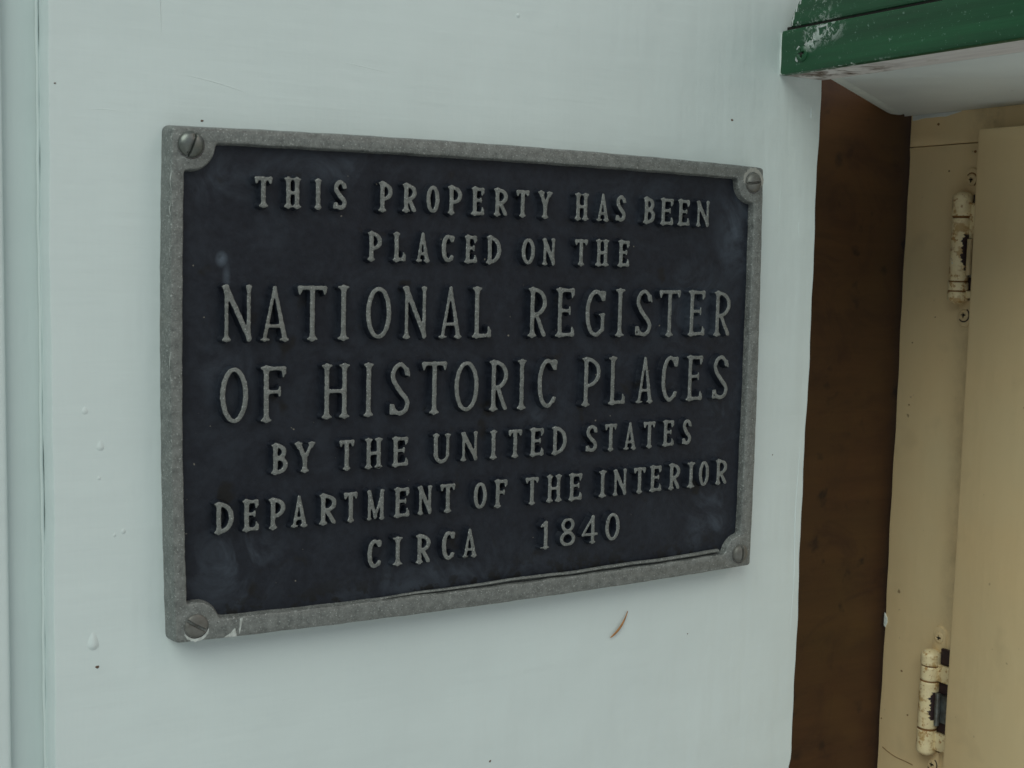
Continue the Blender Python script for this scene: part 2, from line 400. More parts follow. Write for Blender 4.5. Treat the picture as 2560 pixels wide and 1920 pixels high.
        P = [(.90,.80),(.80,.92),(.52,1.0),(.20,.93),(.04,.78),(.16,.63),(.50,.46),(.86,.31),(.97,.19),(.82,.05),(.46,0),(.18,.06),(.07,.16)]
        L = [(a+p[0]*(W-2*a), b+p[1]*(H-2*b)) for p in P]
        G.append(chain(catmull(L, 6), lambda t: b+(a-b)*math.sin(math.pi*min(1,max(0,t)))))
        seg(W-a*1.2, .86*H, W-sr*1.1, .74*H, b, sr); seg(sr*1.1, .06*H, sr*1.1, .20*H, sr, sr)
        seg(sr*1.1, b, W*.35, b, sr)
    elif ch == '1':
        x = W*.60; seg(x, sr, x, H-a, a); seg(x, H-a*.9, sr*1.2, H*.80, b, sr); seg(x-.3, H-a*1.2, W*.25, H*.83, b); seg(sr, sr, W-sr, sr, sr)
    elif ch == '8':
        G.append(chain(arc(W/2, H*.26, W/2-a, H*.26-b, 0, 360, 36), lambda t: b*.9+(a*.95-b*.9)*abs(math.cos(2*math.pi*t))))
        G.append(chain(arc(W*.5, H*.75, W*.42-a*.9, H*.25-b, 0, 360, 36), lambda t: b*.9+(a*.9-b*.9)*abs(math.cos(2*math.pi*t))))
    elif ch == '4':
        x = W*.68; seg(x, sr, x, H-a, a*.95); seg(x, H-a, sr*1.4, .33*H, b*.9); seg(sr*1.2, .31*H, W-sr, .31*H, b*.9); seg(x-s*.75, sr, x+s*.7, sr, sr)
    return G
LET = [t.split(',') for t in """T,-98.6,5.9,73.2,62.9 H,-87.8,6.4,73.3,63 I,-78.3,2.7,73.2,63.1 S,-69.8,5.3,73.4,63 P,-52.1,5.7,73.5,63.1 R,-42.3,5.9,73.4,63.3 O,-32.4,5.5,73.3,63.2 P,-23.2,6.2,73.4,63.2 E,-13.2,5.7,73.4,63.2 R,-3.1,6.3,73.5,63.3 T,6.8,5.3,73.4,63.3 Y,17.2,6.9,73.3,63.1 H,34.5,6.8,73.3,63 A,44.9,6.2,73.5,63 S,53.8,5.2,73.4,63 B,68.1,6.2,73.2,62.7 E,77.4,6.8,73.1,62.5 E,86.2,6.3,73,62.4 N,96.4,7.1,72.9,62.3 P,-56.1,5.8,55.3,45.2 L,-46.1,5.3,55.3,45.2 A,-36.3,6,55.6,45.1 C,-25.7,5.3,55.3,45.1 E,-15.8,5.4,55.2,45 D,-5.7,6.6,55.2,45 O,9.9,6.1,55,44.8 N,19.4,6.1,55,44.8 T,34.9,5.6,55.2,44.9 H,45.2,6.6,55.2,44.9 E,55.9,5.8,55.2,44.8 N,-108.1,10.7,35.6,16.4 A,-94.2,10.7,35.3,16.4 T,-80.1,10.5,35.7,16.4 I,-68.1,4.5,35.7,16.5 O,-54.1,10.2,35.6,16.5 N,-39.3,10,35.7,16.6 A,-24.1,10,35.6,16.5 L,-10.5,8.5,35.6,16.5 R,14.7,8.8,35.6,16.5 E,28,9,35.5,16.4 G,42.7,9.6,35.1,16.2 I,54.9,4.7,35.4,16.3 S,67.1,8.6,35.3,16.1 T,80.7,10.4,35.2,16 E,95.1,9.1,35,16.1 R,109.1,9.3,34.7,15.8 O,-108.9,10.1,7.2,-12.2 F,-94.5,9.5,7.2,-12.2 H,-70.8,11.1,7.4,-12 I,-57.7,3.9,7.4,-11.9 S,-44.9,8.4,7.6,-12.2 T,-30.5,9.9,7.5,-12.1 O,-16.5,10.6,7.4,-12 R,-2.4,8.6,7.3,-12 I,8.4,4.2,7.3,-12 C,20.3,8.9,7.5,-12 P,41.4,9.2,7.5,-11.9 L,54.4,8.6,7.5,-11.8 A,68.8,9,7.2,-11.8 C,81.9,8.5,7.4,-11.8 E,95.2,8.8,7.2,-11.7 S,109.7,8.7,7.2,-11.8 B,-92.2,6.3,-20.5,-31.1 Y,-82.5,8,-20.4,-31.1 T,-66.2,5.4,-20.5,-31.3 H,-55.3,7.3,-20.5,-31.4 E,-44.5,6.7,-20.5,-31.4 U,-26.9,7.9,-20.3,-31.4 N,-14.8,7.4,-20.1,-31.2 I,-3.9,3.5,-20.2,-31.1 T,6,5.8,-20.2,-31.1 E,16,6.6,-20.1,-31.1 D,26.8,7.2,-20.1,-31.1 S,42.7,5.8,-20.1,-31.1 T,52.2,5.4,-20.1,-31 A,62,6.5,-20.1,-31.1 T,72.1,5.6,-20.1,-30.9 E,82.1,6,-20,-30.8 S,92.3,5,-20,-30.8 D,-112.4,6.9,-40,-50.8 E,-102.8,6,-39.8,-50.8 P,-93,6.3,-40,-50.9 A,-84.5,6.4,-39.9,-51 R,-73.6,6.8,-40,-51 T,-64.3,5,-40,-50.9 M,-54.2,7.3,-39.9,-50.9 E,-43.5,6.5,-39.9,-50.8 N,-33.8,6.1,-39.8,-50.6 T,-23.8,5.9,-39.8,-50.6 O,-9.4,5.9,-40.1,-50.6 F,0,6,-39.8,-50.6 T,14.4,5.5,-39.8,-50.6 H,25,7.4,-39.7,-50.4 E,35.3,6.6,-39.7,-50.5 I,48.8,3.9,-39.5,-50.3 N,57.6,6.9,-39.4,-50.3 T,67.8,5.6,-39.3,-50 E,76.2,6.2,-39.1,-49.9 R,86.2,6.3,-38.9,-49.7 I,95.3,4.3,-38.9,-49.7 O,102.5,5.6,-38.7,-49.6 R,112.2,6.6,-38.7,-49.4 C,-54.5,5.7,-58.6,-69.3 I,-44.9,4.2,-58.6,-69.2 R,-34.1,6.4,-58.6,-69.4 C,-23.2,5.5,-58.3,-69.4 A,-13.6,6.5,-58.2,-69.3 1,21.1,4.4,-58,-69.3 8,32.2,7.6,-57.8,-69.4 4,43.1,7.7,-57.5,-69.2 0,54.6,7.4,-57.6,-69.2""".split()]
TOPY, PANELY = 0.0, 3.1
def sdf(G, X, Y, k):
    D = None
    for grp in G:
        g = None
        for x0,y0,x1,y1,r0,r1 in grp:
            dx, dy = x1-x0, y1-y0; q = dx*dx+dy*dy+1e-9
            t = np.clip(((X-x0)*dx+(Y-y0)*dy)/q, 0, 1); dd = np.hypot(X-x0-t*dx, Y-y0-t*dy)-(r0+(r1-r0)*t)
            g = dd if g is None else np.minimum(g, dd)
        if D is None: D = g
        else:
            hh = np.maximum(k-np.abs(D-g), 0)/k; D = np.minimum(D, g)-hh*hh*k*.25
    return D
def make_letter(ch, xc, W, top, bot, parent):
    H = top-bot; G = glyph(ch, W, H); h = .2 if H > 15 else .16; pad = 1.2
    xs = np.arange(-pad, W+pad, h); ys = np.arange(-pad, H+pad, h); X, Y = np.meshgrid(xs, ys)
    F = sdf(G, X, Y, .6 if H > 15 else .45)
    ph = [R.uniform(0, 6.28) for _ in range(6)]
    F = F + .045*np.sin(X*1.7+ph[0]+1.3*np.sin(Y*.9+ph[1]))+.04*np.sin(Y*2.3+ph[2]+np.sin(X*1.3+ph[3]))+.03*np.sin(4.1*X+3.3*Y+ph[4])-.02
    L = contours(F, xc-W/2-pad, bot-pad, h)
    L = [q for q in L if abs(area(q)) > .15]
    dz = R.uniform(-.08, .08)
    o = relief('letter', L, [(-.30, TOPY+dz, 0), (-.04, TOPY+.15+dz, 0), (.04, TOPY+.45+dz, 1), (.42, PANELY-.5, 1), (.75, PANELY+.2, 1)], [M['metal'], M['black']], parent, 0, 1, ang=50)
    return o

plaque = empty('plaque', (0,0,0))
tag(plaque, 'black cast metal plaque with raised lettering and grey rim, screwed to the white wall', 'plaque')
for ch, xc, W, t_, b_ in LET: make_letter(ch, float(xc), float(W), float(t_), float(b_), plaque)

# rim: outer outline slightly bowed, opening with lobed corners
def side(p, q, bow, n):
    p, q = np.array(p,float), np.array(q,float); d_ = q-p; nn = np.array([d_[1], -d_[0]])/np.linalg.norm(d_); out = []
    ph = R.uniform(0,6)
    for i in range(n):
        t = i/n; e = min(1, min(t,1-t)*12)
        out.append(p+d_*t+nn*(bow*4*t*(1-t)+e*(.05*math.sin(t*47+ph)+.05*math.sin(t*113+ph*2)+.03*math.sin(t*311+ph))))
    return out
BL,BR,TR,TL = (-129.6,-88.0),(131.0,-87.6),(129.2,88.5),(-130.4,88.2)
def rnd(c, r, a0):     # rounded corner points
    return [np.array((c[0]+r*math.cos(math.radians(a0+i*22.5)), c[1]+r*math.sin(math.radians(a0+i*22.5)))) for i in range(5)]
outer = []
rc = 1.4
outer += rnd((BL[0]+rc,BL[1]+rc),rc,180)+side((BL[0]+rc,BL[1]),(BR[0]-rc,BR[1]),1.6,110)[1:]
outer += rnd((BR[0]-rc,BR[1]+rc),rc,270)+side((BR[0],BR[1]+rc),(TR[0],TR[1]-rc),.9,80)[1:]
outer += rnd((TR[0]-rc,TR[1]-rc),rc,0)+side((TR[0]-rc,TR[1]),(TL[0]+rc,TL[1]),1.6,110)[1:]
outer += rnd((TL[0]+rc,TL[1]-rc),rc,90)+side((TL[0],TL[1]-rc),(BL[0],BL[1]+rc),1.2,80)[1:]
outer = np.array(outer)
h = .6; xs = np.arange(-131, 132, h); ys = np.arange(-90, 92, h); X, Y = np.meshgrid(xs, ys)
xl = -126.2-(1-(Y/88)**2)*.8+.9*(Y<-20)*np.clip((-Y-20)/60,0,1); xr = 124.6+(1-(Y/88)**2)*.6
yt = 83.4+1.2*(1-(X/130)**2); yb = -80.9-1.7*(1-(X/130)**2)
F = np.maximum(np.maximum(xl-X, X-xr), np.maximum(Y-yt, yb-Y))
SCREWS = [(-124.2,82.6),(123.6,81.9),(124.6,-81.6),(-122.4,-82.6)]
for (sx, sy), lr in zip(SCREWS, (8.4,8.4,8.0,8.2)):
    g = lr-np.hypot(X-sx, Y-sy); kk = 1.6; hh = np.maximum(kk-np.abs(F-g), 0)/kk; F = np.maximum(F, g)+hh*hh*kk*.25
F = F+.07*np.sin(X*.31)+.06*np.sin(Y*.37+1)+.05*np.sin(X*1.9+Y*1.3)
inner = contours(F, -131, -90, h)[0]
if area(inner) > 0: inner = inner[::-1]
relief('rim', [outer, inner], [(-.55,0,0),(-.18,.14,0),(0,.5,0),(.55,3.4,0),(1.0,8.9,0)], [M['metal'], M['black']], plaque, 0, 0, ang=50)
# inner wall of the opening keeps its paint, thin ledge line along the bottom
pn = [(-131+1.5,-88.5+1.5),(131-1.5,-88+1.5),(129-.8,88-.8),(-130+.8,88-.8)]
xs = np.linspace(-129, 129.5, 90); ys = np.linspace(-87, 87.5, 60); V = []; Fc = []
for yv in ys:
    for xv in xs:
        V.append((xv, PANELY+.10*math.sin(xv*.11+1)*math.sin(yv*.13)+.05*math.sin(xv*.5+yv*.31), yv))
for i in range(59):
    for j in range(89): q = i*90+j; Fc.append((q, q+1, q+91, q+90))
mk('panel', V, Fc, M['black'], plaque)
# thin bead at the foot of the rim
def tube(name, pts, r, mat, parent, n=8, flat=1.0, taper=False):
    P = [Vector(p) for p in pts]; V = []; Fc = []; m_ = len(P)
    for i, p in enumerate(P):
        t = (P[min(i+1,m_-1)]-P[max(i-1,0)]).normalized(); u = Vector((0,1,0)); 
        if abs(t.dot(u)) > .9: u = Vector((0,0,1))
        a_ = t.cross(u).normalized(); b_ = t.cross(a_).normalized()
        rr = r(i/(m_-1)) if callable(r) else r
        for k in range(n):
            th = 2*math.pi*k/n; V.append(tuple(p+a_*rr*math.cos(th)+b_*rr*flat*math.sin(th)))
    for i in range(m_-1):
        for k in range(n): Fc.append((i*n+k, i*n+(k+1)%n, (i+1)*n+(k+1)%n, (i+1)*n+k))
    Fc.append(tuple(range(n))); Fc.append(tuple((m_-1)*n+k for k in range(n)))
    return mk(name, V, Fc, mat, parent, ang=60)
tube('rim_bead', [(x, 1.3+.15*math.sin(x*.3)+max(0,-x-10)*.02, -79.2-1.7*(1-(x/130)**2)+.18*math.sin(x*.13)-max(0,-x-5)*.026) for x in np.linspace(-70, 113, 80)], lambda t: .45+.35*t, M['metal'], plaque, 8, 1.6)

def screw_head(name, c, r, dome, slot_a, slot_w, slot_d, mat, parent, fr=(Vector((1,0,0)),Vector((0,0,1)),Vector((0,-1,0))), cross=False, cross_len=.6):
    """domed head with a real slot or cross recess; fr = (u, v, outward)"""
    n = 44; V = []; ids = {}; Fc = []
    u_, v_, o_ = fr; c = Vector(c); ca, sa = math.cos(slot_a), math.sin(slot_a)
    rr = [r*t for t in np.linspace(0, 1, 26)]; m = 64
    V.append(None); 
    def hgt(x, y):
        q = min(1, math.hypot(x,y)/r); hh = dome*(math.sqrt(max(0,1.0-q*q*.985)))
        xx, yy = x*ca+y*sa, -x*sa+y*ca
        def sl(p, l, L): 
            return max(0, min(1, (slot_w/2-abs(p))/(slot_w*.18)+.5))*(1 if L is None else max(0, min(1, (L-abs(l))/(slot_w*.3)+.5)))
        if cross:
            L = r*cross_len; f_ = max(sl(yy,xx,L), sl(xx,yy,L)); f_ *= max(.35, 1-math.hypot(x,y)/(L*1.5))
        else: f_ = sl(yy, xx, None)
        return hh*(1 if cross else 1)-slot_d*f_ if not (not cross and hh-slot_d*f_ < -.25) else -.25
    V[0] = tuple(c+o_*hgt(0,0))
    for ri in rr[1:]:
        for k in range(m):
            x, y = ri*math.cos(2*math.pi*k/m), ri*math.sin(2*math.pi*k/m); V.append(tuple(c+u_*x+v_*y+o_*hgt(x,y)))
    for k in range(m): V.append(tuple(c+u_*r*math.cos(2*math.pi*k/m)+v_*r*math.sin(2*math.pi*k/m)-o_*1.0))
    for k in range(m): Fc.append((0, 1+k, 1+(k+1)%m))
    for i in range(len(rr)-1):
        for k in range(m): a_ = 1+i*m; Fc.append((a_+k, a_+m+k, a_+m+(k+1)%m, a_+(k+1)%m))
    return mk(name, V, Fc, mat, parent, ang=40)
def ringpoly(name, c, r0, r1, a0, a1, y0, mat, parent, n=24, jit=.25):
    V = []; Fc = []
    for i in range(n+1):
        a_ = math.radians(a0+(a1-a0)*i/n); e = math.sin(math.pi*i/n)**.45; w_ = (r1-r0)*e
        ri = r0+R.uniform(-jit,jit)*.3*e; ro = r0+w_+R.uniform(-jit,jit)*e
        for rr_, yy in ((ri, y0+.25), (ri+.12, y0), (max(ro-.12, ri+.12), y0), (max(ro, ri+.14), y0+.25)): V.append((c[0]+rr_*math.cos(a_), yy, c[1]+rr_*math.sin(a_)))
    for i in range(n):
        for k in range(3): q = i*4+k; Fc.append((q, q+1, q+5, q+4))
    return mk(name, V, Fc, mat, parent, ang=50)
for (sx, sy), sa_, mt, sr_, dm in zip(SCREWS, (70, 8, 88, -32), ('screw','screw_brown','screw_brown','screw_brown'), (4.4,4.1,4.1,4.1), (2.3,2.4,2.5,1.3)):
    screw_head('screw', (sx, -.02, sy), sr_, dm, math.radians(sa_), .9, 1.3, M[mt], plaque)
    # countersink ring round the head
    ringpoly('screw_seat', (sx, sy), sr_+.12, sr_+.5, 150, 409, -.05, M['rust'], plaque, 40, .06)
ringpoly('paint_smear', SCREWS[3], 4.5, 5.7, 205, 342, -.10, M['smear'], plaque)
ringpoly('paint_smear', SCREWS[1], 4.5, 6.6, -20, 190, -.10, M['beige'], plaque, 30, .4)
def flake(name, pts, y0, th, mat, parent):
    P = np.array(pts, float)
    if area(P) < 0: P = P[::-1]
    c = P.mean(0); Q = []
    for i in range(len(P)):
        a_, b_ = P[i], P[(i+1)%len(P)]
        for k in range(4): Q.append(a_+(b_-a_)*k/4+np.array([R.uniform(-.06,.06),R.uniform(-.06,.06)]))
    return relief(name, [np.array(Q)], [(-.12, y0-th, 0), (0, y0-th*.6, 0), (.05, y0+.1, 0)], [mat], parent, 0, 0)
flake('paint_smear', [(-112.6,-88.1),(-110.4,-87.0),(-108.4,-85.3),(-108.1,-86.8),(-107.8,-88.3)], -.02, .1, M['smear'], plaque)
flake('paint_smear', [(-106.6,-82.0),(-105.6,-81.8),(-106.6,-87.5),(-107.0,-87.4)], -.02, .1, M['smear'], plaque)
# white paint caught on the left flank of the plaque
for x_, z0, z1, wd in ((-130.6, 76, 66, .5), (-130.9, 64, 58, .4), (-130.95, 20, 0, .3), (-131.0, 50, 44, .3), (-130.3,86,83,.5)):
    tube('paint_smear', [(x_-.25+.15*math.sin(i), .55+.25*math.sin(i*1.7), z0+(z1-z0)*i/8) for i in range(9)], lambda t, w_=wd: w_*(.1+.75*math.sin(math.pi*t)**2*(.6+.4*math.sin(t*17)))*.6, M['smear'], plaque)

# ---------------------------------------------------------------- white wall: wide board, strips to its left
wall = empty('wall', (0,0,0)); tag(wall, 'white brush-painted wooden wall board that carries the metal plaque', 'wall')
WY = 9.0
def wob(z, k): return .35*math.sin(z*.043+k)+.22*math.sin(z*.11+2*k)+.12*math.sin(z*.31+k)
zz = np.arange(-620, 601, 4.)
out = [(170.4+wob(z,1)+(.9 if abs(z+185)<4 else 0)-(.5 if -181>z>-240 else 0), z) for z in zz]+[(-168.2+wob(z,3)*.6, z) for z in zz[::-1]]
brd = relief('board', [np.array(out)], [(-1.0,WY,0),(-.3,WY+.25,0),(0,WY+1.0,0),(0,WY+14.7,0)], [M['white'], M['white_side']], wall, 0, 0, close_back=True)
box('recessed_board', (-260, 23.9, -620), (-160, 42, 600), M['white_side'], wall, .5)
# outer strip standing a little proud at far left with soft round edge
box('edge_strip', (-420, 20.2, -620), (-180.2, 23.6, 600), M['white'], wall, 1.6, 3)
# bead of old paint running down the corner
tube('paint_bead', [(-168.6+.12*math.sin(z*.08)+.1*math.sin(z*.31), 23.2, z) for z in np.arange(-620,600,6)], .6, M['white_side'], wall)
# body of the post behind the face board (closes the recess on the right)
box('post_core', (-150, 23.8, -620), (166, 84, 600), M['white_side'], wall, .5)
def drip(x, z, r, l, parent=wall, y=WY, th=.5, name='paint_drip'):
    V = []; Fc = []; n = 20; m_ = 7
    for i in range(m_):
        q = i/(m_-1)
        for k in range(n):
            a_ = 2*math.pi*k/n; e = 1+(l/r-1)*(math.sin(a_) > 0)
            V.append((x+r*q*math.cos(a_)*(1-.35*max(0,math.sin(a_))*q), y-th*r*math.cos(q*math.pi/2)**1.0+.02, z+r*q*math.sin(a_)*e))
    for i in range(m_-1):
        for k in range(n): Fc.append((i*n+k, i*n+(k+1)%n, (i+1)*n+(k+1)%n, (i+1)*n+k))
    Fc.append(tuple(range(n)))
    return mk(name, V, Fc, M['white'], parent, ang=80)
drip(-157.5,-7,1.2,1.6,th=.24); drip(-152.5,-19.4,1.4,2.2,th=.26); drip(-153.0,-30,.7,.9,th=.3); drip(-155.4,-87.3,2.0,4.6,th=.38); drip(8,141,1.0,1.0,th=.3); drip(164.5,114,1.0,4.5,th=.5)
drip(-145,-49,.9,1.2,th=.3); drip(-148,-50,.7,.8,th=.3)
# brush ridges and scratches in the paint
def ridge(pts, r=.35, name='paint_ridge'):
    tube(name, [(x, WY+.12, z) for x, z in pts], lambda t, r_=r: r_*(.2+.8*math.sin(math.pi*t)), M['white'], wall, flat=.7)
ridge([(-168+i*4.5, 93.2+.35*math.sin(i*1.9)-.15*i+.02*i*i*.3) for i in range(9)], .24)
ridge([(-132+i*3.5, 107+1.0*math.sin(i*.35)-.55*i) for i in range(12)], .30)
ridge([(-133+i*.25, 150-i*5) for i in range(8)], .45)
ridge([(-139+.3*math.sin(i), -120-i*9) for i in range(7)], .3)
ridge([(148+.3*math.sin(i*1.3), 98-i*7.0) for i in range(9)], .25)
ridge([(160+.2*math.sin(i*1.3), 70-i*1.6) for i in range(9)], .3)
ridge([(166.5+.5*math.sin(i*.9), -20-i*9) for i in range(14)], .45)
ridge([(10+i*5, -112-.5*i) for i in range(8)], .22); ridge([(-80+i*6, 118-.7*i) for i in range(9)], .25)
def speck(x, z, r, y=WY):
    P = [(x+r*math.cos(a_)*R.uniform(.6,1.2), z+r*math.sin(a_)*R.uniform(.5,1.1)) for a_ in np.linspace(0, 2*math.pi, 9)[:-1]]
    flake('dirt_speck', P, y+.02, .15, M['speck'], wall)
for x, z, r in ((-154.1,-95.3,.7),(118,109,.65),(-166,100,.35),(-117.5,91.5,.5),(3,-158,.55),(150,-40,.3),(104,-118,.25)):
    speck(x, z, r)

# ---------------------------------------------------------------- needle stuck to the wall
pts = []
A_, B_, C_ = np.array((70.1,-103.3)), np.array((67.2,-110.2)), np.array((61.1,-113.9))
for i in range(17):
    t = i/16; p = (1-t)**2*A_+2*t*(1-t)*B_+t*t*C_; pts.append((p[0], WY-.42-.5*math.sin(t*2.6), p[1]))
nd = tube('pine_needle', pts, lambda t: .15+.62*math.sin(math.pi*min(1,t*.97+.03))**.7*(.3+.7*t), M['needle'], None, 10, .5)
tag(nd, 'curved orange-brown dry needle stuck to the white wall below the plaque', 'pine needle')

def star(c, r0, r1, rot, parent):  # flat dark star paints the shade inside a cross recess
    P = [(c[1]+(r0 if k%2 == 0 else r1)*math.cos(rot+k*math.pi/4), c[2]+(r0 if k%2 == 0 else r1)*math.sin(rot+k*math.pi/4)) for k in range(8)]
    if area(P) < 0: P = P[::-1]
    return relief('screw_recess_shade', [np.array(P)], [(-.02,c[0],0),(0,c[0]+.1,0),(.02,c[0]+.6,0)], [M['groove']], parent, 0, 0, to3=lambda u,v,h:(h,u,v))
# ---------------------------------------------------------------- green ledge with pale soffit
ledge = empty('ledge', (0,0,0)); tag(ledge, 'green painted wooden ledge with chipped rounded end and pale underside', 'ledge')
FX, ZS = 144.3, 130.6
# profile of the fascia face in (y,z); lower board square, upper strip with rounded end
low = [(-142,ZS)]+[(8.7,ZS)]+[(8.8,ZS+4),(8.9,148.2),(8.0,149.6),(-142,149.6)]
def yz(x0, x1):
    pass
def slab(name, prof, x0, x1, mats, top, bevel, parent, sidemat=0):
    P = []
    prof = np.array(prof, float)
    for i in range(len(prof)):
        a_, b_ = prof[i], prof[(i+1)%len(prof)]; n = max(1, int(np.linalg.norm(b_-a_)/6))
        for k in range(n): P.append(a_+(b_-a_)*k/n)
    P = np.array(P)
    if area(P) < 0: P = P[::-1]
    return relief(name, [P], [(-bevel,x0,0),(-bevel*.3,x0+bevel*.25,0),(0,x0+bevel,0),(0,x1,sidemat)], mats, parent, top, sidemat, to3=lambda u,v,h:(h,u,v), close_back=True)
slab('fascia_board', low, FX, FX+4, [M['green'], M['lip']], 0, .5, ledge, 0)
slab('fascia_lip', [(-142,ZS-.05),(8.6,ZS-.05),(8.6,149.2),(-142,149.2)], FX+4.1, 170.2, [M['lip']], 0, .2, ledge)
up = [(-142,150.7),(3.6,150.7),(4.6,151.6),(3.9,154.5),(2.0,158.2),(-1.0,162.4),(-5.5,167.5),(-12,173),(-22,178),(-36,181),(-142,182)]
slab('upper_strip', up, FX+.7, FX+28, [M['green']], 0, 1.2, ledge)
box('joint_backing', (FX+1.6,-142,148.8), (FX+20,7,151.2), M['groove'], ledge, 0)
# soffit board: left end cut on the diagonal
def prism(name, poly, z0, z1, mat, parent, bev=.5):
    P = np.array(poly, float)
    if area(P) < 0: P = P[::-1]
    return relief(name, [P], [(-bev,z0,0),(-bev*.3,z0+bev*.25,0),(0,z0+bev,0),(0,z1,0)], [mat], parent, 0, 0, to3=lambda u,v,h:(u,v,h), close_back=True)
prism('soffit_board', [(170.9,-142),(307.5,-142),(307.5,84.4),(300,78.6),(173.5,-.5),(170.9,-2.2)], ZS-.15, 146, M['soffit'], ledge, .6)
prism('soffit_edge', [(170.9,-1.6),(173.5,-.1),(300,79.2),(307.4,84.9),(307.4,93),(300,89.5),(170.9,7.0)], ZS+.5, 144, M['caulk'], ledge, 2.2)
prism('shadow_gap', [(169.5,-141),(171.5,-141),(171.5,-3),(169.5,-3)], ZS+1.0, 140, M['groove'], ledge, .05)
screw_head('screw', (FX-.15, -4.6, 138.2), 3.4, .9, math.radians(12), 1.15, 1.3, M['green'], ledge, fr=(Vector((0,-1,0)),Vector((0,0,1)),Vector((-1,0,0))), cross=True)
star((FX-.62, -4.6, 138.2), 1.75, .62, .2, ledge)
# flaked white paint round the screw and at the end grain
def xflake(name, pts, x, th, mat, parent):
    P = np.array(pts, float)
    if area(P) < 0: P = P[::-1]
    Q = []
    for i in range(len(P)):
        a_, b_ = P[i], P[(i+1)%len(P)]
        for k in range(3): Q.append(a_+(b_-a_)*k/3+np.array([R.uniform(-.12,.12),R.uniform(-.12,.12)]))
    return relief(name, [np.array(Q)], [(-.15,x-th,0),(0,x-th*.5,0),(.05,x+.2,0)], [mat], parent, 0, 0, to3=lambda u,v,h:(h,u,v))
for P in ([(-1.6,139.9),(-.9,140.6),(-2.3,141.9),(-3.2,141.2)], [(-5.6,142.0),(-7.2,143.2),(-7.8,142.0),(-6.6,141.2)], [(-.9,137.4),(-.7,135.9),(-1.9,134.9),(-2.3,135.5),(-1.5,136.6)],
          [(-9.6,143.0),(-11.0,143.8),(-11.3,142.8),(-9.8,142.2)], [(-10.7,145.4),(-11.8,145.9),(-12,145.1),(-11,144.9)],
          [(-13,149.0),(-16,148.9),(-19.2,149.2),(-19.4,146.4),(-18.9,146.2),(-18.7,148.2),(-13.8,148.0)]):
    xflake('paint_chip', P, FX-.05 if P[0][0] > -5 or P[0][1] < 141 else FX, .12, M['smear'], ledge)
xflake('paint_edge', [(8.9,148.8),(8.45,148.8),(8.5,142),(8.3,138),(8.5,131),(8.9,130.7)], FX-.02, .15, M['caulk'], ledge)
for zc, yc in ((152.5,3.6),(155,2.9),(158,1.3),(161,-1.0)):
    xflake('paint_chip', [(yc,zc-1.2),(yc+.2-.6,zc+1.4),(yc-1.3,zc+1.5),(yc-.9,zc-1.2)], FX+.72, .12, M['smear'], ledge)

# ---------------------------------------------------------------- dark wood panel in the recess
wp = box('wood_panel', (120, 85, -620), (345, 100, 600), M['wood'], None, .5)
tag(wp, 'dark brown stained wood panel in the recess between white wall and cream frame', 'wood panel')

# ---------------------------------------------------------------- cream cabinet
cab = empty('cabinet', (0,0,0)); tag(cab, 'cream painted wooden cabinet front with overlay door on two hinges', 'cabinet')
TX = 308.0
cut = 113.2
def fslab(name, prof, x0, x1, mat, bev=.7): return slab(name, prof, x0, x1, [mat], 0, bev, cab)
zz = np.arange(-620, cut-1, 8.)
st = [(-20,-620)]+[(80.2+.25*math.sin(z*.05)+.2*math.sin(z*.17), z) for z in zz]+[(80.4,cut-.25),(-20,cut-.25)]
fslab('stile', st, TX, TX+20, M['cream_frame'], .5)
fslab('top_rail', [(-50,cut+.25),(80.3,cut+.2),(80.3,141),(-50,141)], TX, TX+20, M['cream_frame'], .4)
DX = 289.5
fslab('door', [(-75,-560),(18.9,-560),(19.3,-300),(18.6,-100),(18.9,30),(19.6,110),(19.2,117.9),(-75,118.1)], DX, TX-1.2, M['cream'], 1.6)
box('door_gap', (TX-1.1,-48,-555), (TX+.5,16,116), M['groove'], cab, 0)
flake_ = [(79.2,-153.5),(80.9,-153.9),(80.4,-156.6),(79.4,-159.6),(78.7,-157)]
xflake('paint_chip', [(80.6,-151.5),(78.6,-154.2),(78.2,-156.5),(79.6,-160),(80.8,-159)], TX-.02, .3, M['caulk'], cab)
xflake('pale_paint_patch', [(79.5,130.6),(79.3,127.6),(70,128.6),(56,128.4),(46,130.2),(46,130.6)], TX-.02, .12, M['soffit'], cab)
tube('scratch', [(TX-.05, 77-i*1.5, -230.5-.25*i-.9*math.sin(i*.3)) for i in range(16)], .22, M['rustline'], cab)
for y_, z_, r_ in ((61,124.5,.9),(35.5,108.5,1.0),(52,99,.6),(66,-182,.7),(71,5,.5),(60,-206,.6),(71,-30,.6),(56,20,.4),(79,-214,.5)):
    xflake('dirt_speck', [(y_+r_*math.cos(t), z_+r_*math.sin(t)*.8) for t in np.linspace(0,6.28,7)[:-1]], TX-.02, .1, M['rustline'], cab)

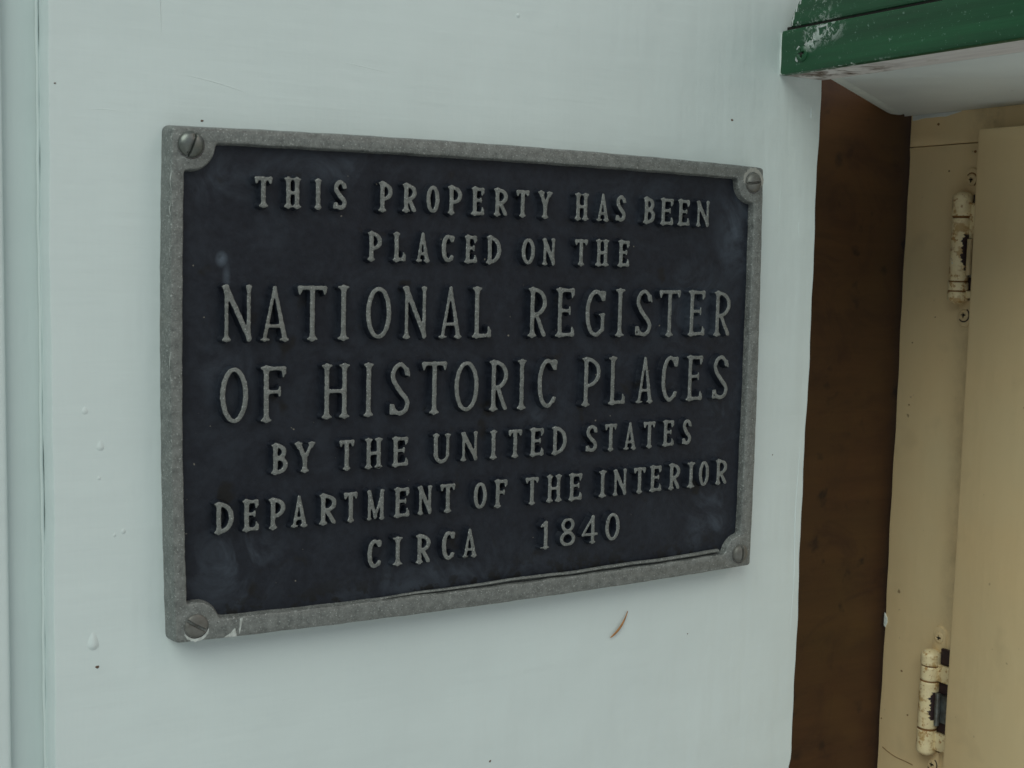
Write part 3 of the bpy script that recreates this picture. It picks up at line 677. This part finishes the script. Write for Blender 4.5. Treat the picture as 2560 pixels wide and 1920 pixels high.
def make_hinge(zt, zb, yc, variant):
    """face mounted wrap hinge: ringed barrel, dark leaf, knuckle, two cross head screws on end tabs"""
    r = 5.4; xc_ = TX-5.2
    prof = []; L = zt-zb
    gro = {0:(.225,.80,.885), 1:(.145,.285,.74)}[variant]
    nseg = 140
    for i in range(nseg+1):
        t = i/nseg; z = zt-L*t; rr = r
        e = min(t, 1-t)*L
        if e < 3.2: rr = r*math.sqrt(max(0.02, 1-((3.2-e)/3.2)**2*.85))
        for g in gro: rr -= .55*math.exp(-((t-g)*L/.55)**2)
        if gro[0] < t < gro[1]: rr -= .3
        prof.append((z, rr))
    n = 72; V = []; Fc = []; idx = []
    for z, rr in prof:
        for k in range(n): a_ = 2*math.pi*k/n; V.append((xc_+rr*math.cos(a_), yc+rr*math.sin(a_), z))
    for i in range(nseg):
        t = (i+.5)/nseg
        for k in range(n):
            Fc.append((i*n+k, i*n+(k+1)%n, (i+1)*n+(k+1)%n, (i+1)*n+k)); a_ = (2*math.pi*(k+.5)/n)
            g_ = any(abs(t-g)*L < .5 for g in gro)
            ang = math.degrees(a_) % 360         # missing paint on the side towards the door
            lim = 224+7*math.sin(t*40)+5*math.sin(t*97)+4*math.sin(t*211)+(14 if variant == 0 else 12)*abs(t-.52)/.12
            bare = (.38 < t < (.70 if variant == 0 else .64)) and ang > lim and ang < 350
            idx.append(1 if g_ else (2 if bare else 0))
    Fc.append(tuple(range(n))); Fc.append(tuple(nseg*n+k for k in range(n))); idx += [0,0]
    hb = mk('hinge', V, Fc, [M['hinge'], M['rustline'], M['rust']], cab, idx, ang=50)
    # leaf reaching to the door edge: dark sections and painted knuckles
    segs = {0:[(.02,.10,'rust'),(.10,.42,'hinge'),(.42,.44,'rust'),(.44,.76,'steel'),(.76,.88,'rust'),(.88,.95,'hinge')],
            1:[(-.03,.12,'rust'),(.12,.28,'hinge'),(.28,.40,'rust'),(.40,.66,'steel'),(.66,.76,'rust'),(.76,.93,'hinge')]}[variant]
    for a_, b_, mt in segs:
        dx = {'rust':2.4, 'hinge':0.4, 'steel':1.0}[mt]
        box('leaf', (xc_-1.2+dx+1.0, 20.0, zt-L*b_+.15), (xc_+2.2+dx, yc-(2.5 if mt == 'hinge' else 4.6), zt-L*a_-.15), M[mt], hb, .5)
    tube('pin', [(xc_-1.0, yc-r-1.6, zt-L*(.42 if variant == 0 else .38)), (xc_-1.0, yc-r-1.6, zt-L*(.74 if variant == 0 else .68))], 1.5, M['steel'] if variant else M['cream'], hb, 12)
    # end tabs with screws
    for zc_, sgn in ((zt+6.5, 1), (zb-6.0, -1)):
        yt_ = yc-1.5
        tab = []
        for t in np.linspace(0, math.pi, 11): tab.append((yt_+4.3*math.cos(t), zc_+sgn*(1.8+4.3*math.sin(t))))
        tab += [(yt_-4.3, zc_-sgn*8), (yt_+4.3, zc_-sgn*8)]
        P = np.array(tab); 
        if area(P) < 0: P = P[::-1]
        relief('tab', [P], [(-.4,TX-1.3,0),(-.1,TX-1.2,0),(.1,TX-.7,0),(.5,TX+.2,0)], [M['cream_frame']], hb, 0, 0, to3=lambda u,v,h:(h,u,v))
        screw_head('screw', (TX-1.35, yt_, zc_), 3.1, .9, math.radians(8), 1.0, 1.5, M['cream_frame'], hb, fr=(Vector((0,-1,0)),Vector((0,0,1)),Vector((-1,0,0))), cross=True, cross_len=.55)
        star((TX-1.95, yt_, zc_), 1.5, .5, .15, hb)
        if variant == 0 or sgn == -1:
            V = []; Fc = []
            for i in range(25):
                t = math.radians(-60+200*i/24*(1)); 
                for rr_ in (3.2, 3.9): V.append((TX-1.42 if rr_ < 3.5 else TX-1.30, yt_-rr_*math.cos(t), zc_+sgn*rr_*math.sin(t)))
            for i in range(24): q = i*2; Fc.append((q,q+1,q+3,q+2))
            mk('rust_ring', V, Fc, M['rust'] if sgn < 0 else M['rustline'], hb)
    return hb
h1 = make_hinge(87.2, 28.2, 37.3, 0)
h2 = make_hinge(-162.0, -221.5, 41.4, 1)
for hh_, P in ((h1, [(2.5,12),(3.2,14),(3.4,20),(2.8,24),(2.0,18)]),):
    pass

# ---------------------------------------------------------------- unseen pale ground far below, added to bounce light upwards
gm = bpy.data.meshes.new('ground'); gm.from_pydata([(-30,-30,-1.35),(30,-30,-1.35),(30,30,-1.35),(-30,30,-1.35)], [], [(0,1,2,3)])
g = link('ground', gm, M['ground']); g['kind'] = 'structure'
